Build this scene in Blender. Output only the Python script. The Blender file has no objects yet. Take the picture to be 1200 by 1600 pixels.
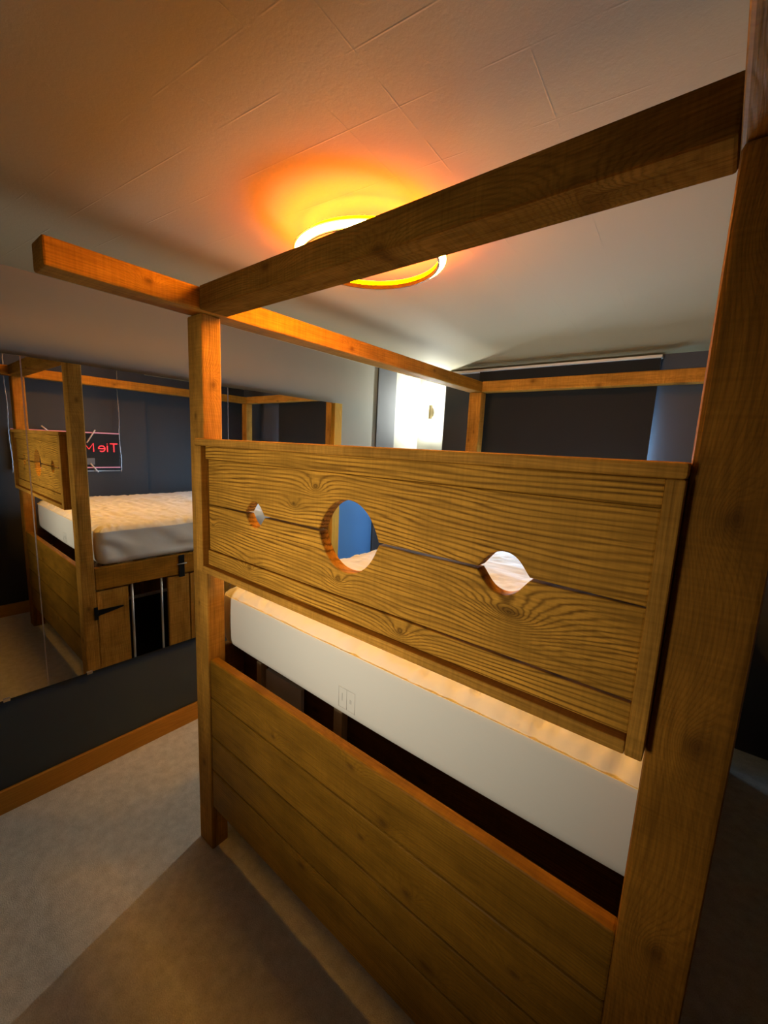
import bpy, bmesh, math, random
from mathutils import Vector, Matrix, noise
random.seed(7)
scene = bpy.context.scene
COL = scene.collection
PI = math.pi

# ------------------------------------------------------------------ camera
cam_d = bpy.data.cameras.new('camera')
cam_d.sensor_fit = 'VERTICAL'
cam_d.sensor_height = 36.0
cam_d.lens = 649.687 / 1600 * 36.0
cam_d.clip_start = 0.02
cam = bpy.data.objects.new('camera', cam_d)
COL.objects.link(cam)
_R = Vector((0.77823321, 0.62626759, 0.04628155))
_U = Vector((-0.13383611, 0.09340209, 0.98659209))
_F = Vector((-0.61354785, 0.77399287, -0.15650583))
m = Matrix.Identity(4)
for i in range(3):
    m[i][0], m[i][1], m[i][2] = _R[i], _U[i], -_F[i]
m.translation = Vector((1.48633, -0.79133, 1.76011))
cam.matrix_world = m
scene.camera = cam

# ------------------------------------------------------------------ light
scene.view_settings.view_transform = 'Standard'
scene.view_settings.look = 'None'
scene.view_settings.gamma = 1.0
scene.view_settings.use_curve_mapping = False
scene.view_settings.exposure = 0.0
scene.cycles.max_bounces = 8
scene.cycles.diffuse_bounces = 4
scene.cycles.glossy_bounces = 4
scene.cycles.transmission_bounces = 3
scene.cycles.sample_clamp_indirect = 6.0

world = bpy.data.worlds.new('sky')
scene.world = world
world.use_nodes = True
world.node_tree.nodes['Background'].inputs[0].default_value = (0.45, 0.65, 1.0, 1)
world.node_tree.nodes['Background'].inputs[1].default_value = 0.6

def area(name, loc, target, sx, sy, power, col, spread=180):
    d = bpy.data.lights.new(name, 'AREA')
    d.shape = 'RECTANGLE'; d.size = sx; d.size_y = sy
    d.energy = power; d.color = col; d.spread = math.radians(spread)
    o = bpy.data.objects.new(name, d); COL.objects.link(o)
    o.location = loc
    o.rotation_euler = (Vector(target) - Vector(loc)).to_track_quat('-Z', 'Y').to_euler()
    return o

# daylight standing in the window behind the blind, and an added fill light behind the camera
area('window_daylight', (0.5, 2.70, 1.50), (0.5, 0.0, 0.90), 1.0, 1.0, 108, (0.42, 0.70, 1.0), 170)
area('rear_fill_light', (0.50, -2.95, 1.42), (0.6, 0.0, 1.36), 0.40, 0.75, 5.0, (1.0, 0.89, 0.68), 42)

# ------------------------------------------------------------------ materials
def newmat(name):
    mt = bpy.data.materials.new(name); mt.use_nodes = True
    nt = mt.node_tree
    b = nt.nodes['Principled BSDF']
    return mt, nt, b

def N(nt, t, **kw):
    n = nt.nodes.new(t)
    for k, v in kw.items():
        if k == 'ins':
            for a, b in v.items():
                n.inputs[a].default_value = b
        else:
            setattr(n, k, v)
    return n

def math_(nt, op, a, b=None, c=None, clamp=False):
    n = nt.nodes.new('ShaderNodeMath'); n.operation = op; n.use_clamp = clamp
    for i, v in enumerate((a, b, c)):
        if v is None: continue
        if isinstance(v, (int, float)): n.inputs[i].default_value = v
        else: nt.links.new(v, n.inputs[i])
    return n.outputs[0]

def mixc(nt, fac, a, b, mode='MIX'):
    n = nt.nodes.new('ShaderNodeMix'); n.data_type = 'RGBA'; n.blend_type = mode
    if isinstance(fac, (int, float)): n.inputs[0].default_value = fac
    else: nt.links.new(fac, n.inputs[0])
    for i, v in ((6, a), (7, b)):
        if isinstance(v, tuple): n.inputs[i].default_value = v + (1,) if len(v) == 3 else v
        else: nt.links.new(v, n.inputs[i])
    return n.outputs[2]

def bump(nt, b, h, strength, dist=0.002):
    n = nt.nodes.new('ShaderNodeBump')
    n.inputs['Strength'].default_value = strength
    n.inputs['Distance'].default_value = dist
    nt.links.new(h, n.inputs['Height'])
    nt.links.new(n.outputs[0], b.inputs['Normal'])

def plain(name, col, rough=0.6, metal=0.0, var=0.0, scale=8.0, bmp=0.0, bscale=60.0):
    mt, nt, b = newmat(name)
    b.inputs['Roughness'].default_value = rough
    b.inputs['Metallic'].default_value = metal
    tc = N(nt, 'ShaderNodeTexCoord')
    nz = N(nt, 'ShaderNodeTexNoise', ins={'Scale': scale, 'Detail': 4.0})
    nt.links.new(tc.outputs['Object'], nz.inputs['Vector'])
    lo = tuple(c * (1 - var) for c in col); hi = tuple(min(1, c * (1 + var)) for c in col)
    nt.links.new(mixc(nt, nz.outputs[0], lo, hi), b.inputs['Base Color'])
    if bmp:
        n2 = N(nt, 'ShaderNodeTexNoise', ins={'Scale': bscale, 'Detail': 5.0})
        nt.links.new(tc.outputs['Object'], n2.inputs['Vector'])
        bump(nt, b, n2.outputs[0], bmp)
    return mt

def emit(name, col, s):
    mt, nt, b = newmat(name)
    b.inputs['Base Color'].default_value = col + (1,)
    b.inputs['Emission Color'].default_value = col + (1,)
    b.inputs['Emission Strength'].default_value = s
    return mt

WOOD_LIGHT = (0.44, 0.212, 0.033)
WOOD_DARK = (0.085, 0.034, 0.006)
BED0 = (0.73, 1.1, 0.0)
bed = bpy.data.objects.new('four_poster_bed', None)
COL.objects.link(bed); bed.location = BED0

def wood(name, axis, light=WOOD_LIGHT, dark=WOOD_DARK, ring=0.55, rough=0.62, freq=760.0, saw=0.25, spots=(), blotch=1.0, fibre=0.9, own=False, streak=0.35, spec=0.06):
    """stained sawn pine, grain along the given axis of the bed; spots = knots as (x, y or None, z, radius)"""
    mt, nt, b = newmat(name)
    lk = nt.links.new
    tc = N(nt, 'ShaderNodeTexCoord'); oi = N(nt, 'ShaderNodeObjectInfo')
    off = (0, 0, 0)
    if not own:
        tc.object = bed; off = BED0
    sp = N(nt, 'ShaderNodeSeparateXYZ'); lk(tc.outputs['Object'], sp.inputs[0])
    order = {'x': (0, 1, 2), 'y': (1, 0, 2), 'z': (2, 0, 1)}[axis]
    XYZ = [math_(nt, 'ADD', sp.outputs[i], off[i]) for i in range(3)]
    L, A, B = (XYZ[i] for i in order)
    rnd = oi.outputs['Random']
    Lr = math_(nt, 'MULTIPLY_ADD', rnd, 41.0, L)
    def vec(sl, sa, sb, w=0.0):
        c = N(nt, 'ShaderNodeCombineXYZ')
        lk(math_(nt, 'MULTIPLY', Lr, sl), c.inputs[0])
        lk(math_(nt, 'MULTIPLY_ADD', A, sa, w), c.inputs[1])
        lk(math_(nt, 'MULTIPLY_ADD', B, sb, w), c.inputs[2])
        return c.outputs[0]
    def nz(v, detail=3.0, rough_=0.5):
        n = N(nt, 'ShaderNodeTexNoise', ins={'Scale': 1.0, 'Detail': detail, 'Roughness': rough_})
        lk(v, n.inputs['Vector']); return n.outputs[0]
    warp = math_(nt, 'SUBTRACT', nz(vec(0.9, 3.0, 3.0), 2.0), 0.5)
    warp2 = math_(nt, 'SUBTRACT', nz(vec(3.0, 26.0, 26.0), 2.0), 0.5)
    # knots
    kbell = kcore = None
    for (sx, sy, sz, sr) in spots:
        acc = None
        for i, c in enumerate((sx, sy, sz)):
            if c is None: continue
            k = (1.0 / sr) * (0.62 if i == order[0] else 1.0)
            d = math_(nt, 'MULTIPLY', math_(nt, 'SUBTRACT', XYZ[i], c), k)
            d = math_(nt, 'MULTIPLY_ADD', warp2, 0.9, d)
            d = math_(nt, 'MULTIPLY', d, d)
            acc = d if acc is None else math_(nt, 'ADD', acc, d)
        eb = math_(nt, 'EXPONENT', math_(nt, 'MULTIPLY', math_(nt, 'POWER', acc, 0.5), -0.55))
        eb = math_(nt, 'MULTIPLY', eb, sr / 0.03)
        ec = math_(nt, 'EXPONENT', math_(nt, 'MULTIPLY', acc, -2.2))
        kbell = eb if kbell is None else math_(nt, 'ADD', kbell, eb)
        kcore = ec if kcore is None else math_(nt, 'MAXIMUM', kcore, ec)
    # growth rings round a heart that wanders along the board
    ha = math_(nt, 'MULTIPLY_ADD', math_(nt, 'SUBTRACT', rnd, 0.5), 0.30, B if axis == 'x' else A)
    ha = math_(nt, 'MULTIPLY_ADD', warp, 0.16, ha)
    hb_ = math_(nt, 'ADD', A if axis == 'x' else B, 0.03)
    r = math_(nt, 'SQRT', math_(nt, 'ADD', math_(nt, 'POWER', ha, 2.0), math_(nt, 'POWER', hb_, 2.0)))
    r = math_(nt, 'MULTIPLY_ADD', warp2, 0.006, r)
    if kbell is not None: r = math_(nt, 'MULTIPLY_ADD', kbell, 0.15, r)
    wob = nz(vec(2.5, 60.0, 60.0, 7.7), 3.0, 0.6)
    ph = math_(nt, 'SINE', math_(nt, 'MULTIPLY_ADD', wob, 8.0, math_(nt, 'MULTIPLY', r, freq)))
    rg = math_(nt, 'POWER', math_(nt, 'MULTIPLY_ADD', ph, 0.5, 0.5), 2.6)
    fib = nz(vec(7.0, 260.0, 260.0), 3.0, 0.65)
    sawn = nz(vec(150.0, 6.0, 6.0), 2.0)
    strk = nz(vec(2.2, 95.0, 95.0, 1.7), 3.0, 0.6)
    blot = nz(vec(4.5, 11.0, 11.0, 3.3), 4.0, 0.6)
    patch = math_(nt, 'MULTIPLY_ADD', blot, 3.0, -0.9, clamp=True)
    amt = math_(nt, 'MULTIPLY', rg, math_(nt, 'MULTIPLY_ADD', patch, ring, ring * 0.25), clamp=True)
    col = mixc(nt, amt, light, dark)
    col = mixc(nt, math_(nt, 'MULTIPLY', math_(nt, 'MULTIPLY_ADD', strk, 5.0, -2.6, clamp=True), streak), col, dark)
    col = mixc(nt, math_(nt, 'MULTIPLY', math_(nt, 'MULTIPLY_ADD', strk, -5.0, 2.0, clamp=True), streak * 0.6), col, tuple(min(1, 1.45 * c) for c in light))
    fibm = math_(nt, 'MULTIPLY_ADD', fib, fibre, 1 - fibre * 0.5)
    sawm = math_(nt, 'MULTIPLY_ADD', sawn, saw * 2, 1 - saw)
    blm = math_(nt, 'MULTIPLY_ADD', blot, 1.5 * blotch, 1 - 0.75 * blotch)
    mul = math_(nt, 'MULTIPLY', math_(nt, 'MULTIPLY', fibm, sawm), blm)
    hs = N(nt, 'ShaderNodeCombineXYZ')
    for i in range(3): lk(mul, hs.inputs[i])
    col = mixc(nt, 1.0, col, hs.outputs[0], 'MULTIPLY')
    if kcore is not None:
        col = mixc(nt, math_(nt, 'MULTIPLY', kcore, 0.6, clamp=True), col, (0.045, 0.016, 0.004))
    lk(col, b.inputs['Base Color'])
    b.inputs['Roughness'].default_value = rough
    b.inputs['Specular IOR Level'].default_value = spec
    h = math_(nt, 'ADD', math_(nt, 'MULTIPLY', rg, -0.5), math_(nt, 'ADD', math_(nt, 'MULTIPLY', fib, 0.6), math_(nt, 'MULTIPLY', sawn, saw * 1.5)))
    bump(nt, b, h, 0.5, 0.0015)
    return mt

WX = wood('wood_x', 'x', ring=0.14, spots=((1.25, None, 2.18, .030), (.82, None, 2.20, .02), (.40, None, 2.25, .018)))
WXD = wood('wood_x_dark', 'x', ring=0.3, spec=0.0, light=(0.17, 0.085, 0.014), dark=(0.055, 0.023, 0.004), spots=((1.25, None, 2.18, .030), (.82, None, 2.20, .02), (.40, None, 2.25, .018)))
WY = wood('wood_y', 'y', ring=0.14, light=(0.33, 0.145, 0.014), spots=((None, -.18, 2.235, .014), (None, .75, 2.22, .016), (None, 1.5, 2.24, .015)))
WZ = wood('wood_z', 'z', ring=0.14, spots=((-.055, None, 1.838, .014), (-.06, None, 1.11, .010), (-.05, None, .40, .016), (None, .04, 1.95, .016), (None, .03, .62, .016), (-.02, 2.17, 1.9, .012)))
WZR = wood('wood_z_crotch', 'z', ring=0.16, light=(0.30, 0.128, 0.015), dark=(0.065, 0.025, 0.004), spots=((1.512, None, 1.674, .022), (1.519, None, 1.312, .024), (1.512, None, .90, .02), (1.51, None, 2.08, .02)))
WPANEL = wood('wood_panel', 'x', ring=0.8, streak=0.5, freq=560.0, saw=0.16, light=(0.50, 0.245, 0.032), dark=(0.10, 0.042, 0.006), blotch=1.1,
              spots=((1.197, None, 1.442, .026), (.528, None, 1.581, .008), (.31, None, 1.337, .012), (.718, None, 1.396, .011), (.938, None, 1.318, .013), (.073, None, 1.447, .007), (.62, None, 1.64, .012)))
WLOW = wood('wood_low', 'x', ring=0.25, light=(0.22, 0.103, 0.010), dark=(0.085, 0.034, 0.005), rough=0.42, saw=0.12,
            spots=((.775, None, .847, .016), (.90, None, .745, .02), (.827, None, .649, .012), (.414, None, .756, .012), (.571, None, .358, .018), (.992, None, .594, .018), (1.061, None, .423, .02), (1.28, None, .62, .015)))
WBASE = wood('baseboard_oak', 'y', light=(0.50, 0.25, 0.045), dark=(0.34, 0.16, 0.03), ring=0.3, rough=0.35, saw=0.02, blotch=0.3, fibre=0.3, own=True)
WPALE = wood('pale_pine', 'z', light=(0.62, 0.47, 0.28), dark=(0.45, 0.30, 0.14), ring=0.3, saw=0.05, blotch=0.3)

def wallmat(name, zones, rough=0.75):
    """painted plaster; zones = list of (axis, limit, colour) painted beyond a limit, masked to the base"""
    mt, nt, b = newmat(name)
    tc = N(nt, 'ShaderNodeTexCoord')
    sp = N(nt, 'ShaderNodeSeparateXYZ'); nt.links.new(tc.outputs['Object'], sp.inputs[0])
    col = zones[0]
    for cond, c in zones[1:]:
        f = None
        for ax, op, lim in cond:
            t = math_(nt, op, sp.outputs['xyz'.index(ax)], lim)
            f = t if f is None else math_(nt, 'MULTIPLY', f, t)
        col = mixc(nt, f, col, c)
    n2 = N(nt, 'ShaderNodeTexNoise', ins={'Scale': 3.0, 'Detail': 3.0})
    nt.links.new(tc.outputs['Object'], n2.inputs['Vector'])
    v = math_(nt, 'MULTIPLY_ADD', n2.outputs[0], 0.16, 0.92)
    cc = N(nt, 'ShaderNodeCombineXYZ')
    for i in range(3): nt.links.new(v, cc.inputs[i])
    col = mixc(nt, 1.0, col, cc.outputs[0], 'MULTIPLY')
    nt.links.new(col, b.inputs['Base Color'])
    b.inputs['Roughness'].default_value = rough
    n3 = N(nt, 'ShaderNodeTexNoise', ins={'Scale': 120.0, 'Detail': 3.0})
    nt.links.new(tc.outputs['Object'], n3.inputs['Vector'])
    bump(nt, b, n3.outputs[0], 0.12, 0.002)
    return mt

GREY = (0.225, 0.215, 0.175)
NAVY = (0.034, 0.034, 0.038)
BLUE = (0.06, 0.20, 0.46)
M_WALL_L = wallmat('paint_left', [GREY, ((('z', 'LESS_THAN', 1.55),), (0.044, 0.066, 0.100)), ((('z', 'LESS_THAN', 1.55), ('y', 'GREATER_THAN', 1.58)), BLUE)])
M_WALL_B = wallmat('paint_back', [NAVY, ((('x', 'LESS_THAN', -0.4605),), GREY), ((('y', 'GREATER_THAN', 2.452), ('x', 'LESS_THAN', -.2)), GREY), ((('x', 'GREATER_THAN', 1.0),), (0.058, 0.064, 0.082))])
M_WALL_R = wallmat('paint_right', [NAVY])
M_WALL_F = wallmat('paint_front', [(0.30, 0.28, 0.25)])
M_CHAR = wallmat('paint_charcoal', [(0.035, 0.036, 0.042)])
M_GREY = wallmat('paint_grey', [GREY])

def ceilmat():
    mt, nt, b = newmat('lining_paper_ceiling')
    tc = N(nt, 'ShaderNodeTexCoord')
    sp = N(nt, 'ShaderNodeSeparateXYZ'); nt.links.new(tc.outputs['Object'], sp.inputs[0])
    x, y = sp.outputs[0], sp.outputs[1]
    b.inputs['Base Color'].default_value = (0.41, 0.35, 0.205, 1)
    b.inputs['Roughness'].default_value = 0.8
    n1 = N(nt, 'ShaderNodeTexNoise', ins={'Scale': 90.0, 'Detail': 4.0, 'Roughness': 0.6})
    nt.links.new(tc.outputs['Object'], n1.inputs['Vector'])
    h = math_(nt, 'MULTIPLY', n1.outputs[0], 0.6)
    nb = N(nt, 'ShaderNodeTexNoise', ins={'Scale': 7.0, 'Detail': 2.0})
    nt.links.new(tc.outputs['Object'], nb.inputs['Vector'])
    brk = math_(nt, 'MULTIPLY_ADD', nb.outputs[0], 6.0, -2.5, clamp=True)
    for c, s in ((0.90, 1.0), (0.775, 0.9), (0.58, 0.5), (0.35, 0.3), (1.15, 0.5), (0.05, 0.3)):
        xx = math_(nt, 'MULTIPLY_ADD', y, 0.06, x)
        d = math_(nt, 'ABSOLUTE', math_(nt, 'SUBTRACT', xx, c))
        g = math_(nt, 'SUBTRACT', 1.0, math_(nt, 'DIVIDE', d, 0.0025), clamp=True)
        h = math_(nt, 'ADD', h, math_(nt, 'MULTIPLY', math_(nt, 'MULTIPLY', g, brk), s))
    for c, s in ((-0.16, 0.6), (-0.30, 0.6), (0.02, 0.5), (-0.42, 0.5)):
        yy = math_(nt, 'MULTIPLY_ADD', x, -0.10, y)
        d = math_(nt, 'ABSOLUTE', math_(nt, 'SUBTRACT', yy, c))
        g = math_(nt, 'SUBTRACT', 1.0, math_(nt, 'DIVIDE', d, 0.0025), clamp=True)
        h = math_(nt, 'ADD', h, math_(nt, 'MULTIPLY', math_(nt, 'MULTIPLY', g, brk), s))
    bump(nt, b, h, 0.28, 0.0025)
    return mt
M_CEIL = ceilmat()

def carpetmat():
    mt, nt, b = newmat('beige_carpet')
    tc = N(nt, 'ShaderNodeTexCoord')
    n1 = N(nt, 'ShaderNodeTexNoise', ins={'Scale': 260.0, 'Detail': 3.0})
    n2 = N(nt, 'ShaderNodeTexNoise', ins={'Scale': 22.0, 'Detail': 4.0, 'Roughness': 0.65})
    for n in (n1, n2): nt.links.new(tc.outputs['Object'], n.inputs['Vector'])
    f = math_(nt, 'MULTIPLY_ADD', n1.outputs[0], 0.5, math_(nt, 'MULTIPLY', n2.outputs[0], 0.5))
    f = math_(nt, 'MULTIPLY_ADD', f, 2.6, -0.8, clamp=True)
    nt.links.new(mixc(nt, f, (0.46, 0.43, 0.37), (0.80, 0.76, 0.68)), b.inputs['Base Color'])
    b.inputs['Roughness'].default_value = 0.95
    b.inputs['Specular IOR Level'].default_value = 0.1
    bump(nt, b, math_(nt, 'ADD', n1.outputs[0], math_(nt, 'MULTIPLY', n2.outputs[0], 0.25)), 0.6, 0.004)
    return mt
M_CARPET = carpetmat()

def sheetmat():
    mt, nt, b = newmat('white_sheet')
    tc = N(nt, 'ShaderNodeTexCoord')
    b.inputs['Base Color'].default_value = (0.66, 0.65, 0.61, 1)
    b.inputs['Roughness'].default_value = 0.85
    b.inputs['Sheen Weight'].default_value = 0.1
    n1 = N(nt, 'ShaderNodeTexNoise', ins={'Scale': 9.0, 'Detail': 3.0})
    nt.links.new(tc.outputs['Object'], n1.inputs['Vector'])
    n2 = N(nt, 'ShaderNodeTexNoise', ins={'Scale': 300.0, 'Detail': 2.0})
    nt.links.new(tc.outputs['Object'], n2.inputs['Vector'])
    bump(nt, b, math_(nt, 'ADD', n1.outputs[0], math_(nt, 'MULTIPLY', n2.outputs[0], 0.06)), 0.25, 0.006)
    return mt
M_SHEET = sheetmat()

M_MIRROR, _nt, _b = newmat('mirror_glass')
_b.inputs['Base Color'].default_value = (0.80, 0.81, 0.80, 1)
_b.inputs['Metallic'].default_value = 1.0
_b.inputs['Roughness'].default_value = 0.012
M_BLACKMETAL = plain('black_iron', (0.012, 0.012, 0.013), 0.45, 0.6)
M_STEEL = plain('pale_steel', (0.62, 0.60, 0.58), 0.35, 0.7)
M_CHROME = plain('chain_steel', (0.75, 0.74, 0.76), 0.25, 0.9)
M_WHITE = plain('white_gloss', (0.78, 0.78, 0.78), 0.35)
M_BLIND = plain('blackout_fabric', (0.010, 0.010, 0.011), 0.85, bmp=0.1, bscale=300)
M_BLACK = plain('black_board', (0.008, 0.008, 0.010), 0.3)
M_RUBBER = plain('black_rubber', (0.008, 0.006, 0.005), 0.8)
M_BRASS = plain('brushed_brass', (0.30, 0.24, 0.13), 0.45, 0.5)
M_HOOP = plain('dark_hoop', (0.10, 0.075, 0.04), 0.5, 0.3)
M_INK = plain('grey_ink', (0.54, 0.53, 0.51), 0.9)
M_RING = emit('ring_amber', (1.0, 0.195, 0.0), 98.0)
M_RINGDN = emit('ring_warm', (1.0, 0.46, 0.045), 305.0)
M_WLAMP = emit('wall_lamp_white', (0.95, 1.0, 0.94), 1450.0)
M_NEON = emit('neon_red', (1.0, 0.04, 0.05), 2.0)
M_NEONP = emit('neon_pink_dim', (0.75, 0.28, 0.34), 0.35)
M_TUBEW = plain('white_tube', (0.75, 0.62, 0.55), 0.4)
M_GLASS, _nt, _b = newmat('window_glass')
_b.inputs['Roughness'].default_value = 0.02
_g = _nt.nodes.new('ShaderNodeBsdfTransparent'); _mx = _nt.nodes.new('ShaderNodeMixShader')
_mx.inputs[0].default_value = 0.08
_nt.links.new(_g.outputs[0], _mx.inputs[1]); _nt.links.new(_b.outputs[0], _mx.inputs[2])
_nt.links.new(_mx.outputs[0], _nt.nodes['Material Output'].inputs[0])

# ------------------------------------------------------------------ mesh helpers
def add_box(bm, x0, x1, y0, y1, z0, z1, mi=0):
    vs = [bm.verts.new((x, y, z)) for x in (x0, x1) for y in (y0, y1) for z in (z0, z1)]
    for f in ((0, 1, 3, 2), (4, 6, 7, 5), (0, 4, 5, 1), (2, 3, 7, 6), (0, 2, 6, 4), (1, 5, 7, 3)):
        fc = bm.faces.new([vs[i] for i in f]); fc.material_index = mi
    return vs

def add_tube(bm, pts, r, seg=8, closed=False):
    pts = [Vector(p) for p in pts]; n = len(pts); rings = []
    for i, p in enumerate(pts):
        if closed: t = pts[(i + 1) % n] - pts[i - 1]
        else: t = pts[min(i + 1, n - 1)] - pts[max(i - 1, 0)]
        t.normalize()
        up = Vector((0, 0, 1)) if abs(t.z) < 0.95 else Vector((1, 0, 0))
        a = t.cross(up).normalized(); b = t.cross(a).normalized()
        rings.append([bm.verts.new(p + r * (math.cos(2 * PI * k / seg) * a + math.sin(2 * PI * k / seg) * b)) for k in range(seg)])
    for i in range(n if closed else n - 1):
        A, B = rings[i], rings[(i + 1) % n]
        for k in range(seg):
            bm.faces.new((A[k], A[(k + 1) % seg], B[(k + 1) % seg], B[k]))
    if not closed:
        bm.faces.new(rings[0][::-1]); bm.faces.new(rings[-1])

def make(name, bm, mat, parent=None, bevel=0.0, smooth=False, centre=True, seg=2):
    bmesh.ops.recalc_face_normals(bm, faces=bm.faces)
    if bevel:
        bmesh.ops.bevel(bm, geom=[e for e in bm.edges if e.calc_face_angle(0) > 0.6], offset=bevel, segments=seg, profile=0.5, affect='EDGES', clamp_overlap=True)
    c = Vector((0, 0, 0))
    if centre and bm.verts:
        lo = Vector([min(v.co[i] for v in bm.verts) for i in range(3)]); hi = Vector([max(v.co[i] for v in bm.verts) for i in range(3)])
        c = (lo + hi) / 2
        bmesh.ops.translate(bm, verts=bm.verts, vec=-c)
    me = bpy.data.meshes.new(name)
    bm.to_mesh(me); bm.free()
    for mt in (mat if isinstance(mat, (list, tuple)) else [mat]): me.materials.append(mt)
    if smooth:
        for p_ in me.polygons: p_.use_smooth = True
    o = bpy.data.objects.new(name, me); COL.objects.link(o)
    if parent is not None:
        o.parent = parent
        base = Vector((0, 0, 0)); q = parent
        while q is not None:
            base += q.location; q = q.parent
        o.location = c - base
    else:
        o.location = c
    return o

def box(name, x0, x1, y0, y1, z0, z1, mat, parent=None, bevel=0.0, **kw):
    bm = bmesh.new(); add_box(bm, x0, x1, y0, y1, z0, z1)
    return make(name, bm, mat, parent, bevel, **kw)

def tube(name, pts, r, mat, parent=None, seg=8, closed=False):
    bm = bmesh.new(); add_tube(bm, pts, r, seg, closed)
    return make(name, bm, mat, parent, smooth=True)

def tag(o, label=None, cat=None, group=None, kind=None):
    if label: o['label'] = label
    if cat: o['category'] = cat
    if group: o['group'] = group
    if kind: o['kind'] = kind
    return o

def thing(name, loc, label, cat, group=None):
    o = bpy.data.objects.new(name, None); COL.objects.link(o); o.location = loc
    o.empty_display_size = 0.1
    return tag(o, label, cat, group)

def struct(o, label=None):
    return tag(o, label, kind='structure')

# ------------------------------------------------------------------ room
XL, XR, YB, YF, H = -0.89, 1.90, 2.45, -2.30, 2.416
struct(box('floor', XL - .1, 2.2, -4.0, 2.8, -0.1, 0.0, M_CARPET, centre=False), 'beige cut pile carpet floor')
struct(box('ceiling', XL - .1, 2.2, -4.0, 2.8, H, H + .1, M_CEIL, centre=False), 'off white papered ceiling with lining paper creases')
bm = bmesh.new()
add_box(bm, XL - .1, XL, -4.0, 2.8, 0, H)
struct(make('wall_left', bm, M_WALL_L, centre=False), 'left wall painted grey above and dark below')
bm = bmesh.new()
W0, W1, WZ0, WZ1 = -0.05, 1.095, 0.98, 2.22
add_box(bm, -.461, W0, YB, YB + .12, 0, H); add_box(bm, XL, -.30, 2.68, 2.80, 0, H); add_box(bm, -.461, -.30, YB + .12, 2.68, 0, H); add_box(bm, W1, 2.2, YB, YB + .12, 0, H)
add_box(bm, W0, W1, YB, YB + .12, 0, WZ0); add_box(bm, W0, W1, YB, YB + .12, WZ1, H)
struct(make('wall_back', bm, M_WALL_B, centre=False), 'dark back wall with a pale alcove at its left end')
bm = bmesh.new()
add_box(bm, XR, XR + .3, -4.0, 1.19, 0, H); add_box(bm, XR + .06, XR + .3, 1.19, YB, 0, H)
struct(make('wall_right', bm, M_WALL_R, centre=False), 'dark navy right wall with a shallow step')
bm = bmesh.new()
add_box(bm, XL, .10, YF - .1, YF, 0, H); add_box(bm, .92, XR, YF - .1, YF, 0, H); add_box(bm, .10, .92, YF - .1, YF, 2.0, H)  # opening made to let the added fill light into the room
add_box(bm, XL, XR, -4.1, -4.0, 0, H)
struct(make('wall_front', bm, M_WALL_F, centre=False), 'unseen wall behind the viewer with an opening added for the fill light')
struct(box('trim_1', XL, XL + .012, 2.035, 2.286, 0, H, M_CHAR, centre=False), 'dark upright band on the pale left wall before the alcove')
struct(box('baseboard_left', XL, XL + .018, YF, 2.03, 0, .115, WBASE, bevel=.004), 'honey brown wooden skirting along the left wall')
struct(box('baseboard_right', XR - .018, XR, YF, 1.19, 0, .115, WBASE, bevel=.004), 'honey brown wooden skirting along the right wall')
# window behind the blind
wn = struct(box('window_1', W0, W1, YB + .085, YB + .089, WZ0, WZ1, M_GLASS), 'window pane behind the black blind')
bm = bmesh.new()
add_box(bm, W0, W0 + .05, YB + .06, YB + .11, WZ0, WZ1); add_box(bm, W1 - .05, W1, YB + .06, YB + .11, WZ0, WZ1)
add_box(bm, W0 + .05, W1 - .05, YB + .06, YB + .11, WZ0, WZ0 + .05); add_box(bm, W0 + .05, W1 - .05, YB + .06, YB + .11, WZ1 - .05, WZ1)
make('window_frame', bm, M_WHITE, wn)
box('window_sill', W0 - .04, W1 + .04, YB - .05, YB + .06, WZ0 - .03, WZ0, M_WHITE, wn, bevel=.006)

# ------------------------------------------------------------------ bed
tag(bed, 'brown stained timber four poster bed with stocks board across its foot', 'bed')
ZT, HB, XB, BW, YO, YBK = 2.193, 0.077, 0.0204, 0.101, -0.443, 2.1675
RX = 1.449
box('post', -.103, 0, 0, .075, 0, ZT, WZ, bed, bevel=.006)
box('post', 1.451, 1.562, 0, .085, 0, ZT, WZR, bed, bevel=.009)
box('post', XB - BW, XB, YBK, YBK + .08, 0, ZT, WZ, bed, bevel=.006)
box('post', RX, RX + BW, YBK, YBK + .08, 0, ZT, WZ, bed, bevel=.006)
box('side_beam', XB - BW, XB, YO, YBK + .09, ZT, ZT + HB, WY, bed, bevel=.006)
box('side_beam', RX, RX + BW, YO, YBK + .09, ZT, ZT + HB, WY, bed, bevel=.006)
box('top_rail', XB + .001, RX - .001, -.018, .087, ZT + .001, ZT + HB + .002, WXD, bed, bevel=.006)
box('top_rail', XB + .001, RX - .001, YBK, YBK + .09, ZT + .001, ZT + HB + .002, WX, bed, bevel=.006)
# lower footboard: four planks
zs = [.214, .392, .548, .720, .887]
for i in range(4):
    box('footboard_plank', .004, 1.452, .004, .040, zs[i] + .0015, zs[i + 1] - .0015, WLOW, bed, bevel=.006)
# stocks board: frame and split planks with neck and wrist holes
PY0, PYP = -.038, -.010
SX0, SX1, SZ0, SZ1 = .001, 1.4525, 1.267, 1.757
cap = box('stocks_cap', SX0, SX1, PY0 - .002, .045, 1.7315, SZ1, WX, bed, bevel=.006)
box('stocks_stile', SX0, .045, PY0, .040, SZ0, 1.7313, WZ, bed, bevel=.003)
box('stocks_stile', 1.4255, 1.4515, PY0, .040, SZ0, 1.7313, WZ, bed, bevel=.003)
box('stocks_bottom_rail', .0455, 1.425, PY0, .040, SZ0, 1.292, WX, bed, bevel=.003)
box('stocks_strip', .046, 1.425, PYP - .010, .030, 1.685, 1.7312, WPANEL, bed, bevel=.003)
box('stocks_strip', .046, 1.425, PYP - .006, .030, 1.2925, 1.3485, WPANEL, bed, bevel=.003)
HOLES = [(.330, .041), (.745, .096), (1.176, .043)]
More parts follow.
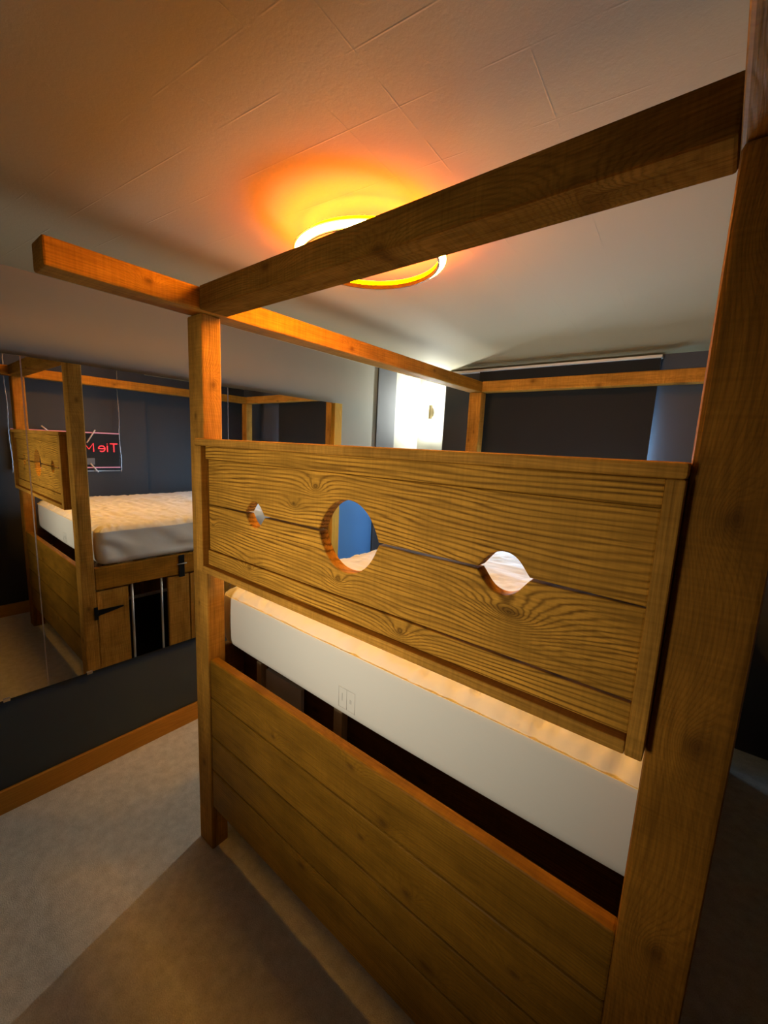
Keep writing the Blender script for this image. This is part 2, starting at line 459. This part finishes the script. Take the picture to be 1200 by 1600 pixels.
def plank_with_notches(z0, z1, zc, upper):
    """plank outline in XZ with half round notches on the seam edge"""
    x0, x1 = .046, 1.425
    pts = []
    seam = z0 if upper else z1
    other = z1 if upper else z0
    pts.append((x0, seam))
    for cx, r in HOLES:
        h = abs(seam - zc)
        a0 = math.asin(min(1, h / r))
        n = 36 if r > .06 else 26
        for k in range(n + 1):
            a = PI - a0 - (PI - 2 * a0) * k / n
            s = 1 if upper else -1
            fl = .013 * (1 - math.sin(a)) ** 3 * (1 if math.cos(a) > 0 else -1)   # rounded over lips at the seam
            pts.append((cx + r * math.cos(a) + fl, zc + s * r * math.sin(a)))
    pts.append((x1, seam)); pts.append((x1, other)); pts.append((x0, other))
    bm = bmesh.new()
    f = bm.faces.new([bm.verts.new((x, PYP, z)) for x, z in pts])
    ex = bmesh.ops.extrude_face_region(bm, geom=[f])
    bmesh.ops.translate(bm, verts=[v for v in ex['geom'] if isinstance(v, bmesh.types.BMVert)], vec=(0, .034, 0))
    bmesh.ops.recalc_face_normals(bm, faces=bm.faces)
    fe = [e for e in bm.edges if all(abs(v.co.y - PYP) < 1e-6 for v in e.verts)]
    bmesh.ops.bevel(bm, geom=fe, offset=.0045, segments=2, profile=.5, affect='EDGES', clamp_overlap=True)
    big = [f for f in bm.faces if len(f.verts) > 4]
    bmesh.ops.triangulate(bm, faces=big)
    return make('stocks_plank', bm, WPANEL, bed)
plank_with_notches(1.5185, 1.6835, 1.5205, True)
plank_with_notches(1.3500, 1.5165, 1.5175, False)
# side rails and the boxed in cage under the bed
for s, (xa, xb_) in enumerate(((-.103, -.062), (1.512, 1.553))):
    box('side_rail', xa, xb_, .0755 if s == 0 else .086, YBK - .001, 733e-3, .884, WY, bed, bevel=.005)
box('end_rail', XB + .001, RX - .001, YBK + .02, YBK + .06, .55, 1.0, WX, bed, bevel=.005)
door = box('cage_door', -.098, -.070, .0755, .268, .060, .722, WZ, bed, bevel=.003)
box('door_batten', -.1015, -.0985, .082, .108, .060, .722, WZ, door, bevel=.001)
hg = box('strap_hinge', -.1085, -.1035, .058, .080, .535, .622, M_BLACKMETAL, bed, bevel=.002)
bm = bmesh.new()
vs = [bm.verts.new(p_) for p_ in [(-.1075, .080, .560), (-.1075, .080, .600), (-.1075, .232, .598), (-.1075, .232, .588), (-.1025, .080, .560), (-.1025, .080, .600), (-.1025, .232, .598), (-.1025, .232, .588)]]
for f in ((0, 1, 2, 3), (7, 6, 5, 4), (0, 4, 5, 1), (1, 5, 6, 2), (2, 6, 7, 3), (3, 7, 4, 0)): bm.faces.new([vs[i] for i in f])
make('strap', bm, M_BLACKMETAL, hg)
hs_ = box('hasp', -.1100, -.1035, .611, .655, .712, .882, M_BLACKMETAL, bed, bevel=.003)
tube('hasp_pin', [(-.113, .600, .815), (-.113, .668, .815)], .004, M_STEEL, hs_)
for yb_ in (.296, .492):
    tube('cage_bar', [(-.082, yb_, .02), (-.082, yb_, .732)], .0085, M_STEEL, bed)
box('cage_panel', -.098, -.070, .535, .690, .060, .722, WZ, bed, bevel=.003)
box('cage_panel', -.096, -.070, .700, .730, .060, .722, WZ, bed, bevel=.003)
for k in range(7):
    y0 = .74 + k * .2035
    box('side_board', -.096, -.072, y0, y0 + .2005, .060, .722, WZ, bed, bevel=.003)
for k in range(10):
    y0 = .09 + k * .2070
    box('side_board', 1.520, 1.544, y0, y0 + .2040, .060, .722, WZ, bed, bevel=.003)
for k in range(12):
    y0 = .25 + k * .158
    box('slat', -.060, 1.510, y0, y0 + .07, .862, .885, WPALE, bed)
tag(box('cage_light_block', -.066, 1.508, .200, .212, .004, .860, WLOW, bed), 'unseen dark board added behind the footboard to block light')  # added to stop a streak of lamp light reaching the floor
tag(box('cage_shade_sheet', -.055, 1.505, .215, 2.15, .004, .030, M_BLACK, bed), 'dark sheet added for the shade under the bed')  # dark sheet put in to stand for the shade inside the cage
box('support_leg', .108, .138, .150, .178, .001, .861, WPALE, bed)
box('support_leg', .560, .600, .150, .178, .001, .861, WPALE, bed)
tag(box('white_board', .150, .370, .165, .180, .50, .835, M_WHITE, bed), 'white board under the mattress')

# mattress
def mattress():
    x0, x1, y0, y1, z0, z1 = -.092, 1.535, .108, 2.130, .886, 1.152
    r = .050
    bm = bmesh.new()
    bmesh.ops.create_cube(bm, size=2.0)
    bmesh.ops.subdivide_edges(bm, edges=bm.edges[:], cuts=120, use_grid_fill=True)
    c = Vector(((x0 + x1) / 2, (y0 + y1) / 2, (z0 + z1) / 2)); h = Vector(((x1 - x0) / 2, (y1 - y0) / 2, (z1 - z0) / 2))
    for v in bm.verts:
        # pack rows towards the rims so that the rounded edges are smooth
        u = Vector([math.copysign(1 - (1 - abs(t)) ** 1.25, t) if abs(t) < 1 else t for t in v.co])
        p_ = Vector((u.x * h.x, u.y * h.y, u.z * h.z))
        q = Vector([max(-(h[i] - r), min(h[i] - r, p_[i])) for i in range(3)])
        d = p_ - q
        nrm = d.normalized() if d.length > 1e-9 else Vector((0, 0, 0))
        if d.length > 1e-9: p_ = q + nrm * r
        w = c + p_
        side = 1 - abs(nrm.z)
        if nrm.z > .3:
            e = min(w.x - x0, x1 - w.x, w.y - y0, y1 - w.y)
            k = .005 * noise.noise(w * 9) + .006 * (1 - abs(noise.noise(Vector((w.x * 13 + 3 * noise.noise(w * 4), w.y * 22, 0)))) * 2)
            if e < .13: k -= .030 * (1 - e / .13) ** 2
            if e < .16:   # gathered hem round the rim
                t = w.x if min(w.y - y0, y1 - w.y) < min(w.x - x0, x1 - w.x) else w.y
                k += (1 - e / .16) * (.005 * math.sin(t * 120 + 9 * noise.noise(w * 5)) + .016 * noise.noise(Vector((t * 26, e * 8, 9))))
            w.z += k * nrm.z
        if nrm.y < -.3:
            tt = (w.x - x0) / (x1 - x0)
            w.y += -.006 * math.sin(PI * min(1, max(0, (w.z - z0) / (z1 - z0)))) - .003 * noise.noise(Vector((w.x * 3, w.z * 6, 4)))
            w.z -= .012 * math.sin(PI * tt) * max(0, (1 - (w.z - z0) / (z1 - z0)))
        if abs(nrm.x) > .3:
            # slanting drag folds on the long sides
            s = w.y * 16 + w.z * 34 + 3.0 * noise.noise(Vector((w.y * 4, w.z * 6, 1)))
            w.x += nrm.x * (.005 * math.sin(s) + .007 * noise.noise(Vector((w.y * 5, w.z * 9 + w.y * 6, 2))))
        v.co = w
    return make('mattress', bm, M_SHEET, None, smooth=True)
mat_o = tag(mattress(), 'thick white mattress in a crumpled fitted protector on the timber bed', 'mattress')
# printed care mark on the foot end and the stitched seam
bm = bmesh.new()
cx_, cz_ = .662, .957
for (a, b_, c_, d_) in ((-.036, .036, .0345, .036), (-.036, .036, -.036, -.0345), (-.036, -.0345, -.036, .036), (.0345, .036, -.036, .036), (-.001, .0005, -.034, .034), (.012, .020, -.006, .006), (-.022, -.018, -.010, .016)):
    wx_, wz_ = cx_ + (a + b_) / 2, cz_ + (c_ + d_) / 2      # lies on the bulged cloth
    ys = .108 - .006 * math.sin(PI * (wz_ - .886) / .266) - .003 * noise.noise(Vector((wx_ * 3, wz_ * 6, 4)))
    add_box(bm, cx_ + a, cx_ + b_, ys - .0012, ys + .004, cz_ + c_, cz_ + d_)
tag(make('care_mark', bm, M_INK, mat_o), 'small grey printed mark')

# ------------------------------------------------------------------ mirror on the left wall
YAW = -0.00835
mir = thing('wall_mirror', (XL, .15, .56), 'wide frameless wall mirror in three panels above the dark lower wall', 'mirror')
def mx(y): return XL + .0478 + .00835 * (y - .6)
for ya, yb_ in ((-1.302, -.3415), (-.3365, .6005), (.6055, 1.462)):
    bm = bmesh.new()
    vs = []
    for y in (ya, yb_):
        for x in (mx(y) - .006, mx(y)):
            for z in (.565, 2.062): vs.append(bm.verts.new((x, y, z)))
    for f in ((0, 1, 3, 2), (4, 6, 7, 5), (0, 4, 5, 1), (2, 3, 7, 6), (0, 2, 6, 4), (1, 5, 7, 3)): bm.faces.new([vs[i] for i in f])
    make('mirror_panel', bm, M_MIRROR, mir)
for ya in (-.339, .603):
    box('seam_strip', mx(ya) - .004, mx(ya) + .0004, ya - .0022, ya + .0022, .565, 2.062, M_CHROME, mir)
bm = bmesh.new()
add_box(bm, XL, mx(-1.3) - .007, -1.30, 1.46, .575, 2.055)
make('backing_board', bm, M_BLACK, mir)
WYEL = wood('honey_strip', 'z', light=(0.62, 0.36, 0.05), dark=(0.50, 0.26, 0.04), ring=0.2, saw=0.04, blotch=0.3, own=True)
box('end_strip', XL, mx(1.5) + .020, 1.463, 1.540, .565, 2.062, WYEL, mir, bevel=.002)
for yc in (-.488, -.173):
    box('mirror_clip', mx(yc) - .006, mx(yc) + .005, yc - .012, yc + .012, .557, .572, M_CHROME, mir, bevel=.001)

# ------------------------------------------------------------------ amber ring lamp on the ceiling
RC = Vector((.527, .290, 0)); RR = .225
lamp = thing('ring_lamp', (RC.x, RC.y, H), 'glowing amber hoop lamp hung close under the ceiling', 'lamp')
def ring_mesh(name, r0, r1, z0, z1, mat, parent, n=96, cone=False):
    bm = bmesh.new(); rows = []
    for k in range(n):
        a = 2 * PI * k / n; c_, s_ = math.cos(a), math.sin(a)
        rows.append([bm.verts.new((RC.x + r * c_, RC.y + r * s_, z)) for r, z in ((r0, z0), (r0 + .0008 if cone else r1, z0), (r1, z1), (r0, z1))])
    for k in range(n):
        A, B = rows[k], rows[(k + 1) % n]
        for j in range(4):
            bm.faces.new((A[j], A[(j + 1) % 4], B[(j + 1) % 4], B[j]))
    return make(name, bm, mat, parent)
ring_mesh('hoop', RR - .010, RR - .004, 2.335, 2.349, M_HOOP, lamp)
ring_mesh('hoop_baffle', RR - .0038, RR + .020, 2.3475, 2.349, M_HOOP, lamp)  # lip added to keep the lower strip's light off the ceiling
ring_mesh('light_strip', RR - .005, RR + .001, 2.3495, 2.364, M_RING, lamp)
ring_mesh('lower_light_strip', RR - .0035, RR + .014, 2.338, 2.347, M_RINGDN, lamp, cone=True)
for a in (math.radians(212), math.radians(27)):
    px, py = RC.x + (RR - .008) * math.cos(a), RC.y + (RR - .008) * math.sin(a)
    tube('standoff', [(px, py, 2.364), (px, py, H)], .0025, M_HOOP, lamp)

# ------------------------------------------------------------------ wall lamp at the back
LX, LY = -.728, 2.68
wl = thing('wall_lamp', (LX, LY, 2.10), 'slim bright white up and down lamp on the pale alcove wall', 'lamp')
box('lamp_body', LX - .013, LX + .013, LY - .055, LY - .02, 2.03, 2.17, M_BRASS, wl, bevel=.004)
box('wall_plate', LX - .010, LX + .010, LY - .02, LY, 2.06, 2.14, M_BRASS, wl)
tube('light_tube', [(LX, LY - .038, 2.171), (LX, LY - .038, 2.29)], .008, M_WLAMP, wl)
tube('light_tube', [(LX, LY - .038, 1.92), (LX, LY - .038, 2.029)], .008, M_WLAMP, wl)

# ------------------------------------------------------------------ black roller blind
bl = thing('roller_blind', (.5, 2.40, 2.4), 'black blackout blind pulled down over the back window', 'blind')
box('blind_fabric', -.12, 1.112, 2.396, 2.399, 1.60, 2.384, M_BLIND, bl)
tag(box('blind_reflector', -.12, 1.112, 2.3995, 2.4015, 1.60, 2.384, M_WHITE, bl), 'unseen white sheet added behind the blind to bounce daylight')  # added reflector, throws window light onto the wall beside the blind
box('head_rail', -.40, 1.118, 2.385, 2.449, 2.386, 2.404, M_WHITE, bl, bevel=.003)
box('bottom_bar', -.12, 1.112, 2.390, 2.406, 1.575, 1.60, M_BLIND, bl, bevel=.003)

# ------------------------------------------------------------------ neon sign on the right wall
sg = thing('neon_sign', (1.88, .46, 1.56), 'black hanging sign with red neon letters, seen reflected in the mirror', 'sign')
SXp = 1.872
box('backboard', SXp, SXp + .012, .03, .90, 1.385, 1.745, M_BLACK, sg, bevel=.002)
for z in (1.757, 1.402):
    tube('frame_tube', [(SXp - .006, .03, z), (SXp - .006, .90, z)], .0055, M_NEONP, sg)
tube('bottom_rod', [(SXp - .004, .03, 1.366), (SXp - .004, .90, 1.366)], .004, M_STEEL, sg)
def glyph(polys):
    bm = bmesh.new()
    for pl in polys: add_tube(bm, [(SXp - .012, y, z) for y, z in pl], .0042, 8)
    return make('letter', bm, M_NEON, sg, smooth=True)
zb, ztp = 1.565, 1.650
glyph([[(.880, ztp), (.812, ztp)], [(.846, ztp), (.846, zb)]])
glyph([[(.786, 1.628), (.786, zb)], [(.786, ztp), (.786, ztp - .006)]])
ec = (.735, 1.597); er = .029
glyph([[(ec[0] + er, ec[1]), (ec[0] - er, ec[1])] + [(ec[0] - er * math.cos(t * 5.4 / 18), ec[1] + er * math.sin(t * 5.4 / 18)) for t in range(1, 19)]])
glyph([[(.662, zb), (.662, ztp), (.622, 1.590), (.582, ztp), (.582, zb)]])
for (a, b_) in (((.682, 1.785), (.605, 1.655)), ((.690, 1.355), (.625, 1.445)), ((.250, 1.800), (.300, 1.752))):
    tube('diagonal_tube', [(SXp - .022, a[0], a[1]), (SXp - .022, b_[0], b_[1])], .006, M_TUBEW, sg)
box('transformer', SXp - .02, SXp - .001, .595, .665, 1.430, 1.500, plain('grey_box', (.12, .12, .13), .5), sg, bevel=.003)
for z in (1.69, 1.50):
    box('mount_knob', SXp - .004, SXp + .016, .905, .925, z - .014, z + .014, M_BLACK, sg, bevel=.004)
for yc in (.018, .908):
    pts = []
    for k in range(60):
        z = 1.352 + (H - 1.352) * k / 59
        pts.append((SXp - .006 + .003 * (k % 2), yc + .0025 * ((k // 2) % 2) + .004 * math.sin(k * .23), z))
    tube('chain', pts, .0032, M_CHROME, sg, seg=6)
